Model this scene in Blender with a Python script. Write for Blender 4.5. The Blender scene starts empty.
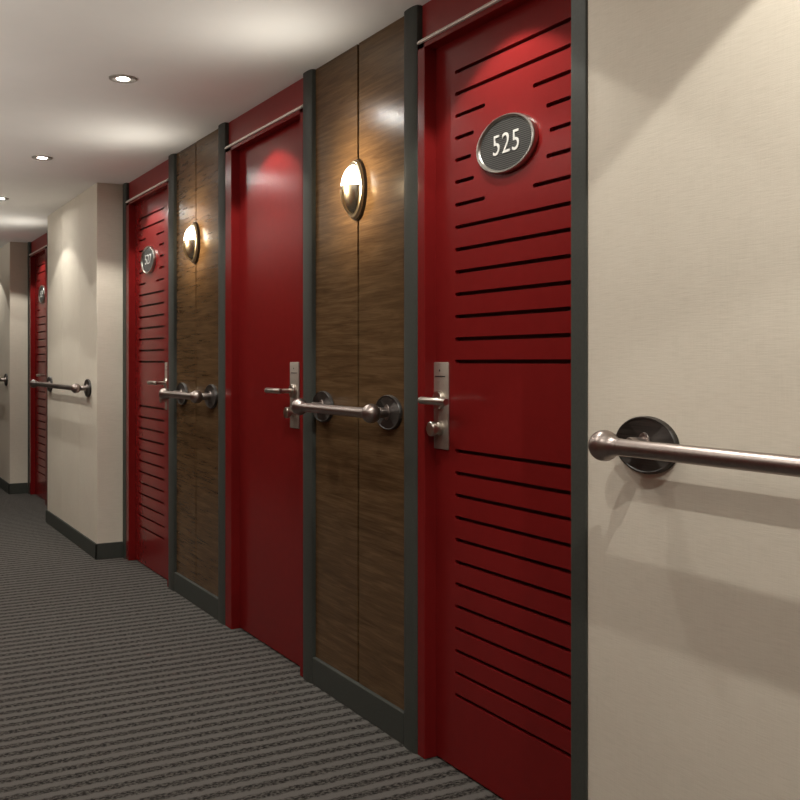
import bpy, bmesh, math, random
from mathutils import Vector, Matrix
random.seed(4)
sc = bpy.context.scene
COL = sc.collection
PI = math.pi

# ------------------------------------------------------------------ dimensions (metres)
# X = across the corridor (right wall at 1.5), Y = along it away from the camera, Z = up
H = 2.194            # ceiling height
EYE = 1.1484         # camera height
WALL = 1.5           # face of the wood panels
PIER = 1.337         # face of the linen piers
DOORX = 1.525        # face of the door leaves
FRAMEX = 1.487       # face of the door frames

# ------------------------------------------------------------------ materials
def new_mat(name):
    m = bpy.data.materials.new(name); m.use_nodes = True
    nt = m.node_tree
    return m, nt, nt.nodes['Principled BSDF']

def N(nt, typ, **kw):
    n = nt.nodes.new(typ)
    for k, v in kw.items(): setattr(n, k, v)
    return n

def coords(nt, scale=(1, 1, 1), rot=(0, 0, 0)):
    tc = N(nt, 'ShaderNodeTexCoord'); mp = N(nt, 'ShaderNodeMapping')
    mp.inputs['Scale'].default_value = scale; mp.inputs['Rotation'].default_value = rot
    nt.links.new(tc.outputs['Object'], mp.inputs['Vector'])
    return mp.outputs['Vector']

def noise(nt, vec, scale, detail=4, rough=.6, dist=0):
    n = N(nt, 'ShaderNodeTexNoise')
    n.inputs['Scale'].default_value = scale; n.inputs['Detail'].default_value = detail
    n.inputs['Roughness'].default_value = rough; n.inputs['Distortion'].default_value = dist
    nt.links.new(vec, n.inputs['Vector'])
    return n.outputs['Fac']

def ramp(nt, fac, stops):
    r = N(nt, 'ShaderNodeValToRGB')
    el = r.color_ramp.elements
    while len(el) < len(stops): el.new(.5)
    for e, (p, c) in zip(el, stops):
        e.position = p; e.color = (*c, 1) if len(c) == 3 else c
    nt.links.new(fac, r.inputs['Fac'])
    return r.outputs['Color']

def mathn(nt, op, a, b=None, c=None):
    n = N(nt, 'ShaderNodeMath', operation=op)
    for i, v in enumerate((a, b, c)):
        if v is None: continue
        if isinstance(v, (int, float)): n.inputs[i].default_value = v
        else: nt.links.new(v, n.inputs[i])
    return n.outputs[0]

def bump(nt, b, height, strength, dist=.002):
    n = N(nt, 'ShaderNodeBump'); n.inputs['Strength'].default_value = strength
    n.inputs['Distance'].default_value = dist
    nt.links.new(height, n.inputs['Height']); nt.links.new(n.outputs['Normal'], b.inputs['Normal'])

def plain(name, col, rough=.5, metal=0, noise_amt=.08, scale=60, coat=0, spec=.5, aniso=0):
    m, nt, b = new_mat(name)
    f = noise(nt, coords(nt), scale, 3)
    lo = tuple(max(0, c*(1-noise_amt)) for c in col); hi = tuple(c*(1+noise_amt) for c in col)
    nt.links.new(ramp(nt, f, [(.3, lo), (.7, hi)]), b.inputs['Base Color'])
    b.inputs['Roughness'].default_value = rough; b.inputs['Metallic'].default_value = metal
    b.inputs['Specular IOR Level'].default_value = spec
    if coat: b.inputs['Coat Weight'].default_value = coat
    if aniso: b.inputs['Anisotropic'].default_value = aniso
    return m

def linen_mat():
    m, nt, b = new_mat('linen_wallcovering')
    weft = noise(nt, coords(nt, (24, 24, 400)), 1, 4, .65)      # horizontal slubs
    warp = noise(nt, coords(nt, (380, 380, 14)), 1, 3, .6)       # vertical threads
    mot = noise(nt, coords(nt), 3.0, 3)
    s = mathn(nt, 'ADD', mathn(nt, 'MULTIPLY', weft, .55), mathn(nt, 'MULTIPLY', warp, .22))
    s = mathn(nt, 'ADD', s, mathn(nt, 'MULTIPLY', mot, .23))
    nt.links.new(ramp(nt, s, [(.30, (.640, .582, .490)), (.5, (.715, .655, .558)), (.7, (.765, .705, .61))]), b.inputs['Base Color'])
    b.inputs['Roughness'].default_value = .75; b.inputs['Specular IOR Level'].default_value = .25
    bump(nt, b, s, .22, .002)
    return m

def wood_mat():
    m, nt, b = new_mat('smoked_oak_veneer')
    v = coords(nt, (1.0, 2.2, 34))
    g1 = noise(nt, v, 1.6, 8, .62, .9)
    g2 = noise(nt, coords(nt, (1, 6, 210)), 1.5, 4, .6, .3)
    g3 = noise(nt, coords(nt), 2.2, 2)
    s = mathn(nt, 'ADD', mathn(nt, 'MULTIPLY', g1, .58), mathn(nt, 'MULTIPLY', g2, .30))
    s = mathn(nt, 'ADD', s, mathn(nt, 'MULTIPLY', g3, .12))
    nt.links.new(ramp(nt, s, [(.34, (.058, .031, .014)), (.5, (.108, .062, .029)), (.66, (.170, .104, .052))]), b.inputs['Base Color'])
    b.inputs['Roughness'].default_value = .20
    b.inputs['Specular IOR Level'].default_value = .19
    bump(nt, b, s, .025, .001)
    return m

def carpet_mat():
    m, nt, b = new_mat('ribbed_carpet')
    tc = N(nt, 'ShaderNodeTexCoord'); sp = N(nt, 'ShaderNodeSeparateXYZ')
    nt.links.new(tc.outputs['Object'], sp.inputs[0])
    ph = mathn(nt, 'MULTIPLY', sp.outputs['Y'], 2*PI/.0625)
    wob = noise(nt, coords(nt, (55, 55, 1)), 1, 2)
    ph = mathn(nt, 'ADD', ph, mathn(nt, 'MULTIPLY', mathn(nt, 'SUBTRACT', wob, .5), 2.2))
    st = mathn(nt, 'ADD', mathn(nt, 'MULTIPLY', mathn(nt, 'SINE', ph), .5), .5)   # 0 dark rib .. 1 light rib
    fl = noise(nt, coords(nt, (80, 110, 1)), 1, 3, .7)                            # yarn flecks
    fine = noise(nt, coords(nt, (420, 420, 1)), 1, 2, .6)
    band = mathn(nt, 'SUBTRACT', 1.0, N(nt, 'ShaderNodeMapRange').outputs[0])
    mr = nt.nodes[-2] if nt.nodes[-2].type == 'MAP_RANGE' else [n for n in nt.nodes if n.type == 'MAP_RANGE'][0]
    mr.inputs['From Min'].default_value = .30; mr.inputs['From Max'].default_value = .80
    nt.links.new(st, mr.inputs['Value'])
    light = mr.outputs[0]
    flc = ramp(nt, fl, [(.43, (.012, .0105, .0095)), (.51, (.052, .047, .042)), (.60, (.095, .087, .080))])
    lic = ramp(nt, fine, [(.3, (.102, .095, .089)), (.7, (.138, .128, .120))])
    mx = N(nt, 'ShaderNodeMix', data_type='RGBA')
    nt.links.new(light, mx.inputs['Factor']); nt.links.new(flc, mx.inputs['A']); nt.links.new(lic, mx.inputs['B'])
    nt.links.new(mx.outputs['Result'], b.inputs['Base Color'])
    b.inputs['Roughness'].default_value = .95; b.inputs['Specular IOR Level'].default_value = .15
    h = mathn(nt, 'ADD', mathn(nt, 'MULTIPLY', light, .5), mathn(nt, 'MULTIPLY', fl, .6))
    bump(nt, b, h, .45, .004)
    return m

def emit_mat(name, col, strength):
    m, nt, b = new_mat(name)
    b.inputs['Base Color'].default_value = (.9, .9, .88, 1)
    b.inputs['Emission Color'].default_value = (*col, 1)
    b.inputs['Emission Strength'].default_value = strength
    b.inputs['Roughness'].default_value = .3
    return m

def plaque_face_mat():
    m, nt, b = new_mat('reeded_black_face')
    tc = N(nt, 'ShaderNodeTexCoord'); sp = N(nt, 'ShaderNodeSeparateXYZ')
    nt.links.new(tc.outputs['Object'], sp.inputs[0])
    s = mathn(nt, 'SINE', mathn(nt, 'MULTIPLY', sp.outputs['Z'], 2*PI/.0052))
    f = mathn(nt, 'ADD', mathn(nt, 'MULTIPLY', s, .5), .5)
    nt.links.new(ramp(nt, f, [(.2, (.018, .018, .017)), (.8, (.095, .095, .092))]), b.inputs['Base Color'])
    b.inputs['Roughness'].default_value = .42; b.inputs['Metallic'].default_value = .3
    bump(nt, b, f, .5, .001)
    return m

def mount_mat():
    m, nt, b = new_mat('ebonised_wood')
    g = noise(nt, coords(nt, (8, 8, 300)), 1, 4, .6, .4)
    nt.links.new(ramp(nt, g, [(.3, (.010, .008, .007)), (.7, (.040, .033, .028))]), b.inputs['Base Color'])
    b.inputs['Roughness'].default_value = .38
    bump(nt, b, g, .3, .001)
    return m

M_LINEN = linen_mat(); M_WOOD = wood_mat(); M_CARPET = carpet_mat()
M_RED = plain('red_lacquer', (.185, .0108, .0108), .23, noise_amt=.04, scale=25, spec=.16)
M_REDH = plain('red_header_paint', (.24, .019, .018), .38, noise_amt=.04, scale=25)
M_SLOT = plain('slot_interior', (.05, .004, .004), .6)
M_GREY = plain('charcoal_trim', (.052, .056, .049), .60, noise_amt=.10, scale=160, spec=.3)
M_CEIL = plain('ceiling_paint', (.84, .82, .785), .8, noise_amt=.01, scale=8, spec=.2)
M_WALL = plain('plaster', (.42, .36, .29), .8, noise_amt=.02)
M_NICK = plain('satin_nickel', (.56, .51, .46), .30, 1, .05, 140)
M_RAIL = plain('brushed_steel_rail', (.37, .315, .295), .34, 1, .06, 120)
M_LOCK = plain('brushed_lock_plate', (.52, .48, .42), .45, .75, .06, 200)
M_RIM = plain('plaque_rim', (.60, .585, .55), .28, 1, .04, 140)
M_STRIP = plain('cream_head_strip', (.90, .85, .77), .30, 0, .03, 80)
M_CHAMP = plain('champagne_metal', (.62, .54, .40), .28, 1, .05, 100)
M_DARKM = plain('polished_steel', (.52, .46, .37), .27, 1, .03, 60)
M_DIGIT = plain('pale_numerals', (.74, .73, .70), .45, .2, .02)
M_BLACK = plain('black_detail', (.008, .008, .008), .5)
M_MOUNT = mount_mat(); M_FACE = plaque_face_mat()
M_OPAL = emit_mat('lit_opal_glass', (1, .90, .74), 12)
M_LAMP = emit_mat('lit_downlight_lens', (1, .97, .90), 650)
M_TRIMRING = plain('downlight_ring', (.36, .33, .29), .45, .5, .04, 90)

# ------------------------------------------------------------------ mesh helpers
def obj(name, bm, m, parent=None, smooth=False, loc=None):
    bmesh.ops.recalc_face_normals(bm, faces=bm.faces)
    me = bpy.data.meshes.new(name); bm.to_mesh(me); bm.free()
    for mm in (m if isinstance(m, (list, tuple)) else [m]): me.materials.append(mm)
    if smooth:
        for p in me.polygons: p.use_smooth = True
        me.set_sharp_from_angle(angle=math.radians(38))
    o = bpy.data.objects.new(name, me); COL.objects.link(o)
    if parent is not None: o.parent = parent
    if loc: o.location = loc
    return o

def box(bm, x0, x1, y0, y1, z0, z1, bev=0, seg=2, mi=0):
    t = bmesh.new()
    bmesh.ops.create_cube(t, size=1)
    for v in t.verts:
        v.co = Vector((x0+(v.co.x+.5)*(x1-x0), y0+(v.co.y+.5)*(y1-y0), z0+(v.co.z+.5)*(z1-z0)))
    if bev: bmesh.ops.bevel(t, geom=list(t.edges), offset=bev, segments=seg, affect='EDGES', profile=.5)
    for f in t.faces: f.material_index = mi
    join(bm, t)

def join(bm, t):
    me = bpy.data.meshes.new('tmp'); t.to_mesh(me); t.free()
    bm.from_mesh(me); bpy.data.meshes.remove(me)

def lathe(bm, prof, axis='X', origin=(0, 0, 0), n=32, sy=1, sz=1, closed=False):
    """profile = [(distance along axis, radius)]; sy/sz stretch the two radial directions"""
    rings = []
    for a, r in prof:
        ring = []
        if r <= 1e-6:
            ring = [None]
        for k in range(n if r > 1e-6 else 1):
            th = 2*PI*k/n; c, s = r*math.cos(th)*sy, r*math.sin(th)*sz
            p = {'X': (a, c, s), 'Y': (c, a, s), 'Z': (c, s, a)}[axis]
            v = bm.verts.new(Vector(p)+Vector(origin))
            if r <= 1e-6: ring = [v]
            elif len(ring) == k: ring.append(v)
        rings.append(ring)
    pairs = list(zip(rings[:-1], rings[1:]))
    if closed: pairs.append((rings[-1], rings[0]))
    for A, B in pairs:
        if len(A) == 1 and len(B) == 1: continue
        for k in range(n):
            k2 = (k+1) % n
            if len(A) == 1: bm.faces.new((A[0], B[k], B[k2]))
            elif len(B) == 1: bm.faces.new((A[k], A[k2], B[0]))
            else: bm.faces.new((A[k], A[k2], B[k2], B[k]))

def tag(o, label=None, cat=None, group=None, kind=None):
    if label: o['label'] = label
    if cat: o['category'] = cat
    if group: o['group'] = group
    if kind: o['kind'] = kind
    return o

def empty(name, loc=(0, 0, 0)):
    o = bpy.data.objects.new(name, None); COL.objects.link(o); o.location = loc
    o.empty_display_size = .1
    return o

def copy_tree(o, parent=None):
    c = o.copy(); COL.objects.link(c)
    if parent is not None: c.parent = parent
    for ch in [x for x in bpy.data.objects if x.parent == o]: copy_tree(ch, c)
    return c

def struct(name, bm, m, label=None, parent=None, smooth=False):
    o = obj(name, bm, m, parent, smooth); o['kind'] = 'structure'
    if label: o['label'] = label
    return o

# ------------------------------------------------------------------ shell
Y0, Y1 = -2.2, 14.0
XL = -.60
bm = bmesh.new(); box(bm, XL-.1, 1.75, Y0-.1, Y1+.1, -.08, 0)
struct('floor', bm, M_CARPET, 'dark grey ribbed carpet floor of the corridor')
bm = bmesh.new(); box(bm, XL-.1, 1.75, Y0-.1, Y1+.1, H, H+.1)
struct('ceiling', bm, M_CEIL, 'smooth pale ceiling with recessed round lights')
bm = bmesh.new(); box(bm, 1.575, 1.75, Y0-.1, Y1+.1, 0, H)
struct('wall_right', bm, M_WALL, 'backing wall behind the red doors and wood panels')
bm = bmesh.new(); box(bm, XL-.1, XL, Y0-.1, Y1+.1, 0, H)
struct('wall_left', bm, M_WOOD, 'opposite corridor wall in dark wood')
for k, y in enumerate((.1, 2.1, 3.8, 5.5, 8.8)):
    bm = bmesh.new(); box(bm, XL, XL+.03, y-.42, y+.42, 0, 2.08, bev=.004)
    struct('door_%d' % (k+5), bm, M_RED, 'red door on the opposite corridor wall')
bm = bmesh.new(); box(bm, XL, 1.575, Y0-.1, Y0, 0, H)
struct('wall_back', bm, M_LINEN, 'corridor end wall behind the viewer')
bm = bmesh.new(); box(bm, XL, 1.575, Y1, Y1+.1, 0, H)
struct('wall_front', bm, M_LINEN, 'far end wall of the corridor')

# linen-covered piers: panels meeting in fine vertical seams
def pier(name, y0, y1, seams, label):
    b = bmesh.new(); ys = [y0]+list(seams)+[y1]
    box(b, PIER+.004, 1.574, y0+.002, y1-.002, 0, H)
    for a, c in zip(ys[:-1], ys[1:]):
        box(b, PIER, PIER+.02, a+.0025, c-.0025, 0, H, bev=.0025, seg=2)
    for a, c in ((y0, y0+.02), (y1-.02, y1)):
        box(b, PIER+.002, 1.5745, a, c, 0, H)
    return struct(name, b, M_LINEN, label)

def pier_base(name, y0, y1, label):
    b = bmesh.new(); t = .011; h = .091
    box(b, PIER-t, PIER, y0-t, y1+t, 0, h, bev=.003)
    box(b, PIER-t, 1.485, y0-t, y0, 0, h, bev=.003)
    box(b, PIER-t, 1.485, y1, y1+t, 0, h, bev=.003)
    return struct(name, b, M_GREY, label)

NEAR_END, MID0, MID1, FAR0, FAR1 = 1.634, 5.937, 7.48, 9.24, 10.78
pier('wall_near', Y0, NEAR_END-.049, [-.75, .35], 'near beige linen wall at the right edge of the picture')
pier('wall_middle', MID0, MID1, [6.424, 6.957], 'beige linen pier beyond the second numbered red door')
pier('wall_far', FAR0, FAR1, [9.76, 10.28], 'beige linen pier at the far left edge')
b_ = bmesh.new(); box(b_, PIER-.011, PIER, Y0, NEAR_END-.049, 0, .091, bev=.003)
struct('baseboard_near', b_, M_GREY, 'charcoal baseboard under the near linen wall')
pier_base('baseboard_middle', MID0, MID1, 'charcoal baseboard around the middle linen pier')
pier_base('baseboard_far', FAR0, FAR1, 'charcoal baseboard around the far linen pier')

# charcoal door posts, softly rounded towards the corridor
def post(name, y0, y1, label, x=1.481, back=1.574):
    b = bmesh.new(); n = 10; w = y1-y0
    sec = [(back, y0), (x+.012, y0)]
    for k in range(n+1):
        u = k/n; th = PI*u
        sec.append((x+.012-.012*math.sin(th)**.6, y0+w*(.5-.5*math.cos(th))))
    sec += [(x+.012, y1), (back, y1)]
    clean = [sec[0]]
    for p in sec[1:]:
        if (Vector(p)-Vector(clean[-1])).length > 1e-5: clean.append(p)
    lo = [b.verts.new((p[0], p[1], 0)) for p in clean]; hi = [b.verts.new((p[0], p[1], H)) for p in clean]
    b.faces.new(lo[::-1]); b.faces.new(hi); m = len(clean)
    for k in range(m): b.faces.new((lo[k], lo[(k+1) % m], hi[(k+1) % m], hi[k]))
    return struct(name, b, M_GREY, label, smooth=True)

b_ = bmesh.new(); box(b_, PIER-.003, 1.574, NEAR_END-.049, NEAR_END, 0, H, bev=.003)
struct('trim_1', b_, M_GREY, 'charcoal edge trim between door 525 and the near linen wall')
post('trim_2', 2.519, 2.600, 'charcoal post on the far side of door 525')
post('trim_3', 3.257, 3.339, 'charcoal post on the near side of the plain red door')
post('trim_4', 4.168, 4.258, 'charcoal post on the far side of the plain red door')
post('trim_5', 4.918, 5.015, 'charcoal post on the near side of door 527')
post('trim_6', 5.858, 5.936, 'charcoal post in the corner of the middle linen pier')
post('trim_7', 8.255, 8.335, 'charcoal post hidden past the middle linen pier')
post('trim_8', 9.161, 9.239, 'charcoal post in the corner of the far linen pier')

# ------------------------------------------------------------------ doors
SLOTS = []
_z = 1.9636
def add_slot(ya, yb, z): SLOTS.append((ya, yb, z))
for i, z in enumerate((1.9636, 1.9016)): add_slot(-.2545, .2545, z)
for z, l in ((1.8396, .149), (1.7776, .095), (1.7156, .082), (1.6536, .095), (1.5895, .149)):
    add_slot(.2545-l, .2545, z); add_slot(-.2545, -.2545+l, z)
for k in range(7): add_slot(-.2545, .2545, 1.5265-k*.0628)
for k in range(12): add_slot(-.2545, .2545, .8985-k*.06248)

LW = .88; LTOP = 2.075; LBOT = .006; LT = .045
def leaf_mesh(slotted):
    b = bmesh.new()
    outer = [b.verts.new((0, y, z)) for y, z in ((-LW/2, LBOT), (LW/2, LBOT), (LW/2, LTOP), (-LW/2, LTOP))]
    edges = [b.edges.new((outer[k], outer[(k+1) % 4])) for k in range(4)]
    loops = []
    r = .0054
    if slotted:
        for ya, yb, z in SLOTS:
            pts = []
            for k in range(7):
                th = -PI/2+PI*k/6; pts.append((yb-r+r*math.cos(th), z+r*math.sin(th)))
            for k in range(7):
                th = PI/2+PI*k/6; pts.append((ya+r+r*math.cos(th), z+r*math.sin(th)))
            vs = [b.verts.new((0, y, z2)) for y, z2 in pts]
            es = [b.edges.new((vs[k], vs[(k+1) % len(vs)])) for k in range(len(vs))]
            edges += es; loops.append(vs)
    bmesh.ops.triangle_fill(b, use_beauty=True, edges=edges, normal=(-1, 0, 0))
    for vs in loops:                       # routed groove: walls and a floor
        bk = [b.verts.new(v.co+Vector((.016, 0, 0))) for v in vs]; n = len(vs)
        for k in range(n):
            f = b.faces.new((vs[k], vs[(k+1) % n], bk[(k+1) % n], bk[k])); f.material_index = 0
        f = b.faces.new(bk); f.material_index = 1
    bk = [b.verts.new(v.co+Vector((LT, 0, 0))) for v in outer]
    for k in range(4): b.faces.new((outer[k], outer[(k+1) % 4], bk[(k+1) % 4], bk[k]))
    b.faces.new(bk)
    return b

def lock(parent, yc, hinge):
    """lock plate centred at yc (door-local); hinge = +1/-1 direction the lever points along Y"""
    b = bmesh.new(); box(b, -.006, 0, yc-.041, yc+.041, .898, 1.148, bev=.0025)
    p = obj('lock_plate', b, M_LOCK, parent, True)
    b = bmesh.new()
    lathe(b, [(0, .0), (0, .026), (-.010, .026), (-.012, .024), (-.012, 0)], 'X', (-.006, yc, 1.039), 28)
    obj('rose', b, M_NICK, p, True)
    # lever: neck and an arm with rounded end
    b = bmesh.new()
    lathe(b, [(0, .0), (0, .0085), (-.052, .0085), (-.052, 0)], 'X', (-.016, yc, 1.039), 16)
    y = yc-.014*hinge; L = .142*hinge
    prof = [(0, 0), (.002*hinge, .0085), (.006*hinge, .0105), (L-.004*hinge, .0105), (L-.001*hinge, .009), (L, 0)]
    lathe(b, prof, 'Y', (-.066, y, 1.039), 18)
    obj('lever', b, M_NICK, p, True)
    b = bmesh.new()
    lathe(b, [(0, 0), (0, .019), (-.010, .019), (-.012, .016), (-.020, .016), (-.022, .021), (-.033, .021), (-.0355, .0185), (-.0355, 0)], 'X', (-.006, yc, .957), 26)
    obj('thumb_turn', b, M_NICK, p, True)
    b = bmesh.new(); box(b, -.0068, -.005, yc-.027, yc+.027, 1.1055, 1.1085)
    box(b, -.0068, -.005, yc+.000, yc+.006, 1.121, 1.127, bev=.001)
    obj('card_slot', b, M_BLACK, p)

def door(name, yc, jl, jr, side_lo, side_hi, slotted, handle, label, shared=None):
    """yc leaf centre; jl/jr: opening edges (near, far); side_lo/hi: faces of the posts"""
    e = empty(name, (0, yc, 0)); tag(e, label, 'door', None, 'structure')
    if shared is None:
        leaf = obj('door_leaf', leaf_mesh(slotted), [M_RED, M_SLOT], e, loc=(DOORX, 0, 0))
    else:
        leaf = bpy.data.objects.new('door_leaf', shared); COL.objects.link(leaf); leaf.parent = e; leaf.location = (DOORX, 0, 0)
    b = bmesh.new(); top = 2.0575
    lo, hi = side_lo-yc, side_hi-yc; a, c = jl-yc, jr-yc
    if a-lo > .004: box(b, FRAMEX, 1.573, lo, a, 0, 2.074, bev=.0018)
    if hi-c > .004: box(b, FRAMEX, 1.573, c, hi, 0, 2.074, bev=.0018)
    box(b, FRAMEX, 1.573, max(lo, -1), hi, top, 2.074, bev=.0018)
    obj('door_frame', b, M_RED, e)
    b = bmesh.new(); prof = ((1.573, 2.0745), (FRAMEX-.006, 2.0745), (FRAMEX-.006, 2.0790), (FRAMEX+.002, 2.0875), (1.573, 2.0875))
    ends = [[b.verts.new((x, y, z)) for x, z in prof] for y in (lo+.002, hi-.007)]
    b.faces.new(ends[0]); b.faces.new(ends[1][::-1])
    for k in range(5): b.faces.new((ends[0][k], ends[0][(k+1) % 5], ends[1][(k+1) % 5], ends[1][k]))
    obj('head_strip', b, M_STRIP, e)
    b = bmesh.new(); box(b, 1.504, 1.573, lo, hi, 2.0875, H)
    obj('header_panel', b, M_REDH, e)
    h = empty('lock', (DOORX, 0, 0)); h.parent = e
    lock(h, handle-yc, -1 if handle > yc else 1)
    # flatten the helper empty away: lock plate hangs directly on the door
    for ch in list(h.children):
        ch.parent = e; ch.location = (DOORX, 0, 0)
    bpy.data.objects.remove(h)
    return e, leaf.data

d1, slotted_me = door('door_1', 2.1207, 1.765, 2.479, NEAR_END, 2.519, True, 2.445, 'red slotted cabin door with the oval 525 plaque')
door('door_2', 3.729, 3.366, 4.092, 3.339, 4.168, False, 3.493, 'plain smooth red door between the two dark wood panels')
door('door_3', 5.475, 5.036, 5.803, 5.015, 5.858, True, 5.150, 'red slotted door with the oval 527 plaque', slotted_me)
door('door_4', 8.778, 8.421, 9.106, 8.335, 9.161, True, 8.478, 'far red slotted door half hidden by the middle linen pier', slotted_me)

# ------------------------------------------------------------------ dark wood wall panels
def wall_panel(y0, y1, g, label):
    e = empty('wood_wall_panel', (WALL, (y0+y1)/2, 0)); c = (y0+y1)/2
    tag(e, label, 'wall panel')
    for a, b2 in ((y0, g-.006), (g+.006, y1)):
        b = bmesh.new(); box(b, 0, .02, a-c, b2-c, .05, H, bev=.0012)
        obj('board', b, M_WOOD, e)
    b = bmesh.new(); box(b, .012, .073, y0-c, y1-c, 0, H)
    obj('backing', b, M_BLACK, e)
    b = bmesh.new(); box(b, -.013, .004, y0-c, y1-c, 0, .096, bev=.003)
    obj('baseboard', b, M_GREY, e)
    return e
wall_panel(2.600, 3.257, 2.925, 'dark wood wall panel between door 525 and the plain red door')
wall_panel(4.258, 4.918, 4.612, 'dark wood wall panel between the plain red door and door 527')
wall_panel(7.50, 8.255, 7.87, 'dark wood wall panel tucked behind the middle linen pier')

# ------------------------------------------------------------------ oval number plaques
def digits_mesh(txt):
    cu = bpy.data.curves.new('digits', 'FONT'); cu.body = txt; cu.align_x = 'CENTER'; cu.align_y = 'CENTER'
    cu.size = .076; cu.extrude = .0012; cu.offset = -.0002; cu.space_character = 1.14
    o = bpy.data.objects.new('digits', cu); COL.objects.link(o)
    bpy.context.view_layer.update()
    me = bpy.data.meshes.new_from_object(o.evaluated_get(bpy.context.evaluated_depsgraph_get()))
    bpy.data.objects.remove(o); bpy.data.curves.remove(cu)
    # text x -> -Y, text y -> Z, text z -> -X
    me.transform(Matrix(((0, 0, -1, 0), (-.98, 0, 0, 0), (0, 1, 0, 0), (0, 0, 0, 1))))
    me.materials.append(M_DIGIT)
    return me

def plaque(y, txt, label):
    e = empty('number_plaque', (DOORX, y, 1.7146)); tag(e, label, 'number sign', 'oval number plaques on the doors')
    a, c = .130, .0755
    b = bmesh.new()
    k = 1/a
    lathe(b, [(0, 1), (-.010, 1), (-.0135, .985), (-.0145, .955), (-.0135, .92), (-.011, .885), (-.008, .875), (0, .875)], 'X', (0, 0, 0), 64, a, c, closed=True)
    obj('rim', b, M_RIM, e, True)
    b = bmesh.new()
    lathe(b, [(0, 0), (0, .88), (-.009, .88), (-.0092, 0)], 'X', (0, 0, 0), 64, a, c)
    obj('face', b, M_FACE, e)
    o = bpy.data.objects.new('numerals', digits_mesh(txt)); COL.objects.link(o); o.parent = e; o.location = (-.0100, -.005, -.001)
    return e
plaque(2.1207, '525', 'large oval metal plaque reading 525 on the nearest red door')
plaque(5.503, '527', 'oval metal plaque reading 527 on the red door by the linen pier')
plaque(8.74, '529', 'smallest oval plaque on the far door, half behind the linen pier')

# ------------------------------------------------------------------ wall sconces
def make_sconce():
    e = empty('wall_sconce', (WALL, 2.925, 1.7135))
    a, c = .064, .099
    b = bmesh.new()
    lathe(b, [(0, 0), (0, 1), (-.010, 1), (-.010, 0)], 'X', (0, 0, 0), 48, a, c)
    obj('back_plate', b, M_MOUNT, e, True)
    b = bmesh.new()
    lathe(b, [(-.008, .97), (-.014, .975), (-.019, .94), (-.0205, .88), (-.018, .78), (-.010, .72)], 'X', (0, 0, 0), 48, a, c, closed=True)
    obj('rim', b, M_CHAMP, e, True)
    # egg-shaped bowl: opal glass above, polished metal below, split by a level line
    def egg(z_lo, z_hi, squeeze=1.0):
        b = bmesh.new(); n, mseg = 20, 14
        Rz, Ry, Rx = .0815*squeeze, .046*squeeze, .046*squeeze
        rows = []
        for i in range(n+1):
            z = z_lo+(z_hi-z_lo)*i/n
            s = math.sqrt(max(0, 1-(z/Rz)**2))
            rows.append([b.verts.new((-.012-Rx*s*math.sin(PI*k/mseg), -Ry*s*math.cos(PI*k/mseg), z)) for k in range(mseg+1)])
        for i in range(n):
            for k in range(mseg):
                b.faces.new((rows[i][k], rows[i][k+1], rows[i+1][k+1], rows[i+1][k]))
        for r in (rows[0], rows[-1]):
            if (r[0].co-r[-1].co).length > .002: b.faces.new(r)
        b.faces.new([r[0] for r in rows]+[r[-1] for r in reversed(rows)])
        bmesh.ops.remove_doubles(b, verts=b.verts, dist=1e-5)
        return b
    obj('glass_shade', egg(.0115, .0800), M_OPAL, e, True)
    obj('metal_cup', egg(-.0800, .0105, 1.02), M_DARKM, e, True)
    b = bmesh.new()                     # narrow stirrup along the cup's keel
    pts = []
    for k in range(17):
        th = -PI/2+ (PI/2-.05)*k/16
        pts.append((-.012-.0500*math.cos(th), .0860*math.sin(th)))
    prev = None
    for x, z in pts:
        ring = [b.verts.new((x+dx, dy, z)) for dx, dy in ((-.0015, -.006), (-.0015, .006), (.003, .006), (.003, -.006))]
        if prev:
            for k in range(4): b.faces.new((prev[k], prev[(k+1) % 4], ring[(k+1) % 4], ring[k]))
        else: b.faces.new(ring)
        prev = ring
    b.faces.new(prev)
    obj('stirrup', b, M_CHAMP, e, True)
    return e
s1 = make_sconce()
tag(s1, 'nearest lit oval sconce, on the wood panel beside door 525', 'wall light', 'oval wall sconces')
for y, lab in ((4.612, 'smaller lit oval sconce on the wood panel beside door 527'),
               (7.87, 'lit oval sconce on the wood panel hidden behind the linen pier')):
    c = copy_tree(s1); c.location.y = y; c['label'] = lab

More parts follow.
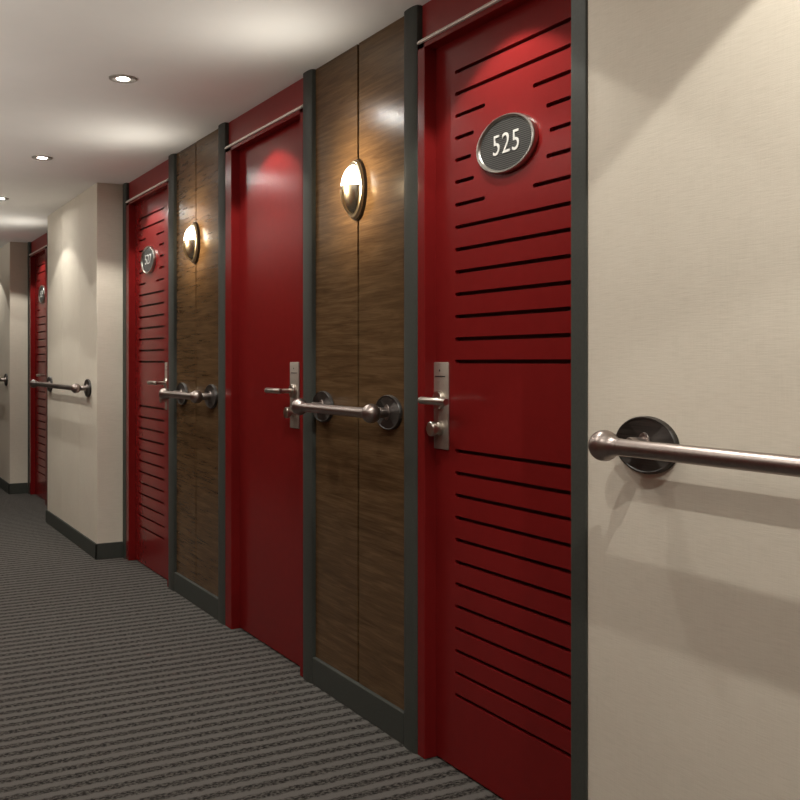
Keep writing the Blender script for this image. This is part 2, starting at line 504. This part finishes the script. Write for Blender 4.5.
# ------------------------------------------------------------------ handrails
RZ = .992; OFF = .081
def handrail(face, ym, ye, label):
    """face: wall plane; ym: Y of the mounts; ye: Y of the rail ends"""
    ye = sorted(ye); yc = sum(ye)/2
    e = empty('handrail', (face, yc, RZ)); tag(e, label, 'handrail', 'steel handrails along the wall')
    L0, L1 = ye[0]-yc, ye[1]-yc
    b = bmesh.new()
    prof = [(L0+.014, 0), (L0+.014, .0165), (L0+.040, .0158), (L1-.040, .0158), (L1-.014, .0165), (L1-.014, 0)]
    lathe(b, prof, 'Y', (-OFF, 0, 0), 28)
    obj('tube', b, M_RAIL, e, True)
    for yy, s in ((L0, 1), (L1, -1)):
        b = bmesh.new(); R = .0295
        prof = []
        for k in range(15):
            th = PI*k/14*.74
            prof.append((s*(-R*math.cos(th))+s*0, R*math.sin(th)))
        prof += [(s*.027, .0185), (s*.036, .0165), (s*.046, .0163), (s*.046, .010)]
        lathe(b, prof, 'Y', (-OFF, yy, 0), 28)
        obj('ball_end', b, M_RAIL, e, True)
    for y in ym:
        b = bmesh.new(); a, c = .0820, .0545
        lathe(b, [(0, 0), (0, 1), (-.007, 1), (-.0105, .97), (-.0105, .93), (-.0090, .90), (-.0090, 0)], 'X', (0, y-yc, 0), 44, a, c)
        mo = obj('mount_plate', b, M_MOUNT, e, True)
        b = bmesh.new()
        lathe(b, [(-.008, 0), (-.008, .0215), (-.0120, .0205), (-.0120, 0)], 'X', (0, y-yc, 0), 26, .78, 1.15)
        lathe(b, [(-.011, 0), (-.011, .0150), (-.043, .0165), (-.047, .0150), (-.047, .0085), (-.073, .0085), (-.073, 0)], 'X', (0, y-yc, 0), 18)
        obj('bracket', b, M_RAIL, mo, True)
    return e
handrail(PIER, (1.410, -.55), (1.440, -.60), 'near thick handrail on the beige linen wall at right')
handrail(WALL, (2.711, 3.187), (2.680, 3.215), 'steel handrail on the wood panel beside door 525')
handrail(WALL, (4.380, 4.815), (4.355, 4.846), 'steel handrail on the wood panel beside door 527')
handrail(PIER, (6.157, 7.362), (6.120, 7.55), 'long steel handrail on the middle linen pier')
handrail(PIER, (9.42, 10.55), (9.385, 10.60), 'handrail at the left picture edge on the far linen pier')

# ------------------------------------------------------------------ ceiling downlights
LX = .930
def make_downlight():
    e = empty('ceiling_light', (LX, 3.71, H))
    b = bmesh.new()
    lathe(b, [(0, .051), (-.004, .050), (-.0065, .046), (-.0065, .040), (-.003, .0230), (0, .0230)], 'Z', (0, 0, 0), 40, closed=True)
    obj('trim_ring', b, M_TRIMRING, e, True)
    b = bmesh.new()
    lathe(b, [(0, 0), (0, .0225), (-.0018, .0215), (-.0022, 0)], 'Z', (0, 0, 0), 32)
    obj('lens', b, M_LAMP, e, True)
    return e
L1_ = make_downlight()
tag(L1_, 'largest of the round ceiling lights, nearest the viewer', 'ceiling light', 'recessed ceiling downlights')
for y, lab in ((5.35, 'middle round ceiling light of the row'), (6.81, 'round ceiling light cut off at the left picture edge')):
    c = copy_tree(L1_); c.location.y = y; c['label'] = lab

# ------------------------------------------------------------------ lights
def spot(name, loc, power, half_deg, blend, radius=.02, col=(1, .965, .87)):
    l = bpy.data.lights.new(name, 'SPOT'); l.energy = power; l.color = col
    l.spot_size = math.radians(2*half_deg); l.spot_blend = blend; l.shadow_soft_size = radius
    o = bpy.data.objects.new(name, l); COL.objects.link(o); o.location = loc
    return o
for y, p in ((-.90, 25), (.72, 25), (2.03, 7), (3.71, 7), (5.35, 9), (6.81, 13), (8.45, 9), (9.95, 13), (11.5, 9)):
    spot('downlight_beam', (LX, y, H-.012), p, 55.0, .06, .010)
    if y < 3: spot('downlight_spill', (LX, y, H-.012), 9, 84, .6, .015)
    if y < 8:
        spot('downlight_beam', (.14, y, H-.012), p*(.5 if y < 5 else 1.3), 55.5, .10, .012)
        spot('downlight_spill', (.14, y, H-.012), 9, 84, .6, .015)
for y in (2.09, 3.70, 5.38, 8.7):  # added spots without fixtures, for the arcs of light on the doors
    spot('door_downlight_beam', (1.281, y, H-.012), 17, 53, .2, .012)
SC = (1, .97, .88)
def up(x, y, power, tilt, z=1.80, blend=1.0, half=78, col=SC):
    o = spot('sconce_or_fill_uplight', (x, y, z), power, half, blend, .04, col); o.rotation_euler = (PI, math.radians(-tilt), 0)
for y in (2.925, 4.612, 7.87):                           # light of the three sconces in view
    up(WALL-.20, y, 5.3, 42)
    g = spot('sconce_wall_glow', (WALL-.24, y, 1.74), 13.5, 63, 1.0, .02, (1, .78, .48)); g.rotation_euler = (0, -PI/2, 0)
for y in (-.4, 1.25, 2.925, 4.612, 6.3, 7.87, 9.6):      # added fill spots by the opposite wall, to brighten the ceiling
    up(XL+.16, y, 32, -22, 1.36, .5, 58, (1, .95, .86))

w = bpy.data.worlds.new('World'); sc.world = w; w.use_nodes = True
w.node_tree.nodes['Background'].inputs[0].default_value = (.02, .018, .016, 1)
w.node_tree.nodes['Background'].inputs[1].default_value = .3

# ------------------------------------------------------------------ camera
cam = bpy.data.cameras.new('Camera'); co = bpy.data.objects.new('Camera', cam); COL.objects.link(co)
cam.sensor_width = 36; cam.lens = 45.0; cam.shift_y = -38/800; cam.clip_start = .02
co.location = (0, 0, EYE)
co.rotation_euler = (PI/2, 0, -math.atan(.567))
sc.camera = co
vs = sc.view_settings
vs.view_transform = 'Standard'; vs.look = 'None'; vs.gamma = 1; vs.use_curve_mapping = False
vs.exposure = 0
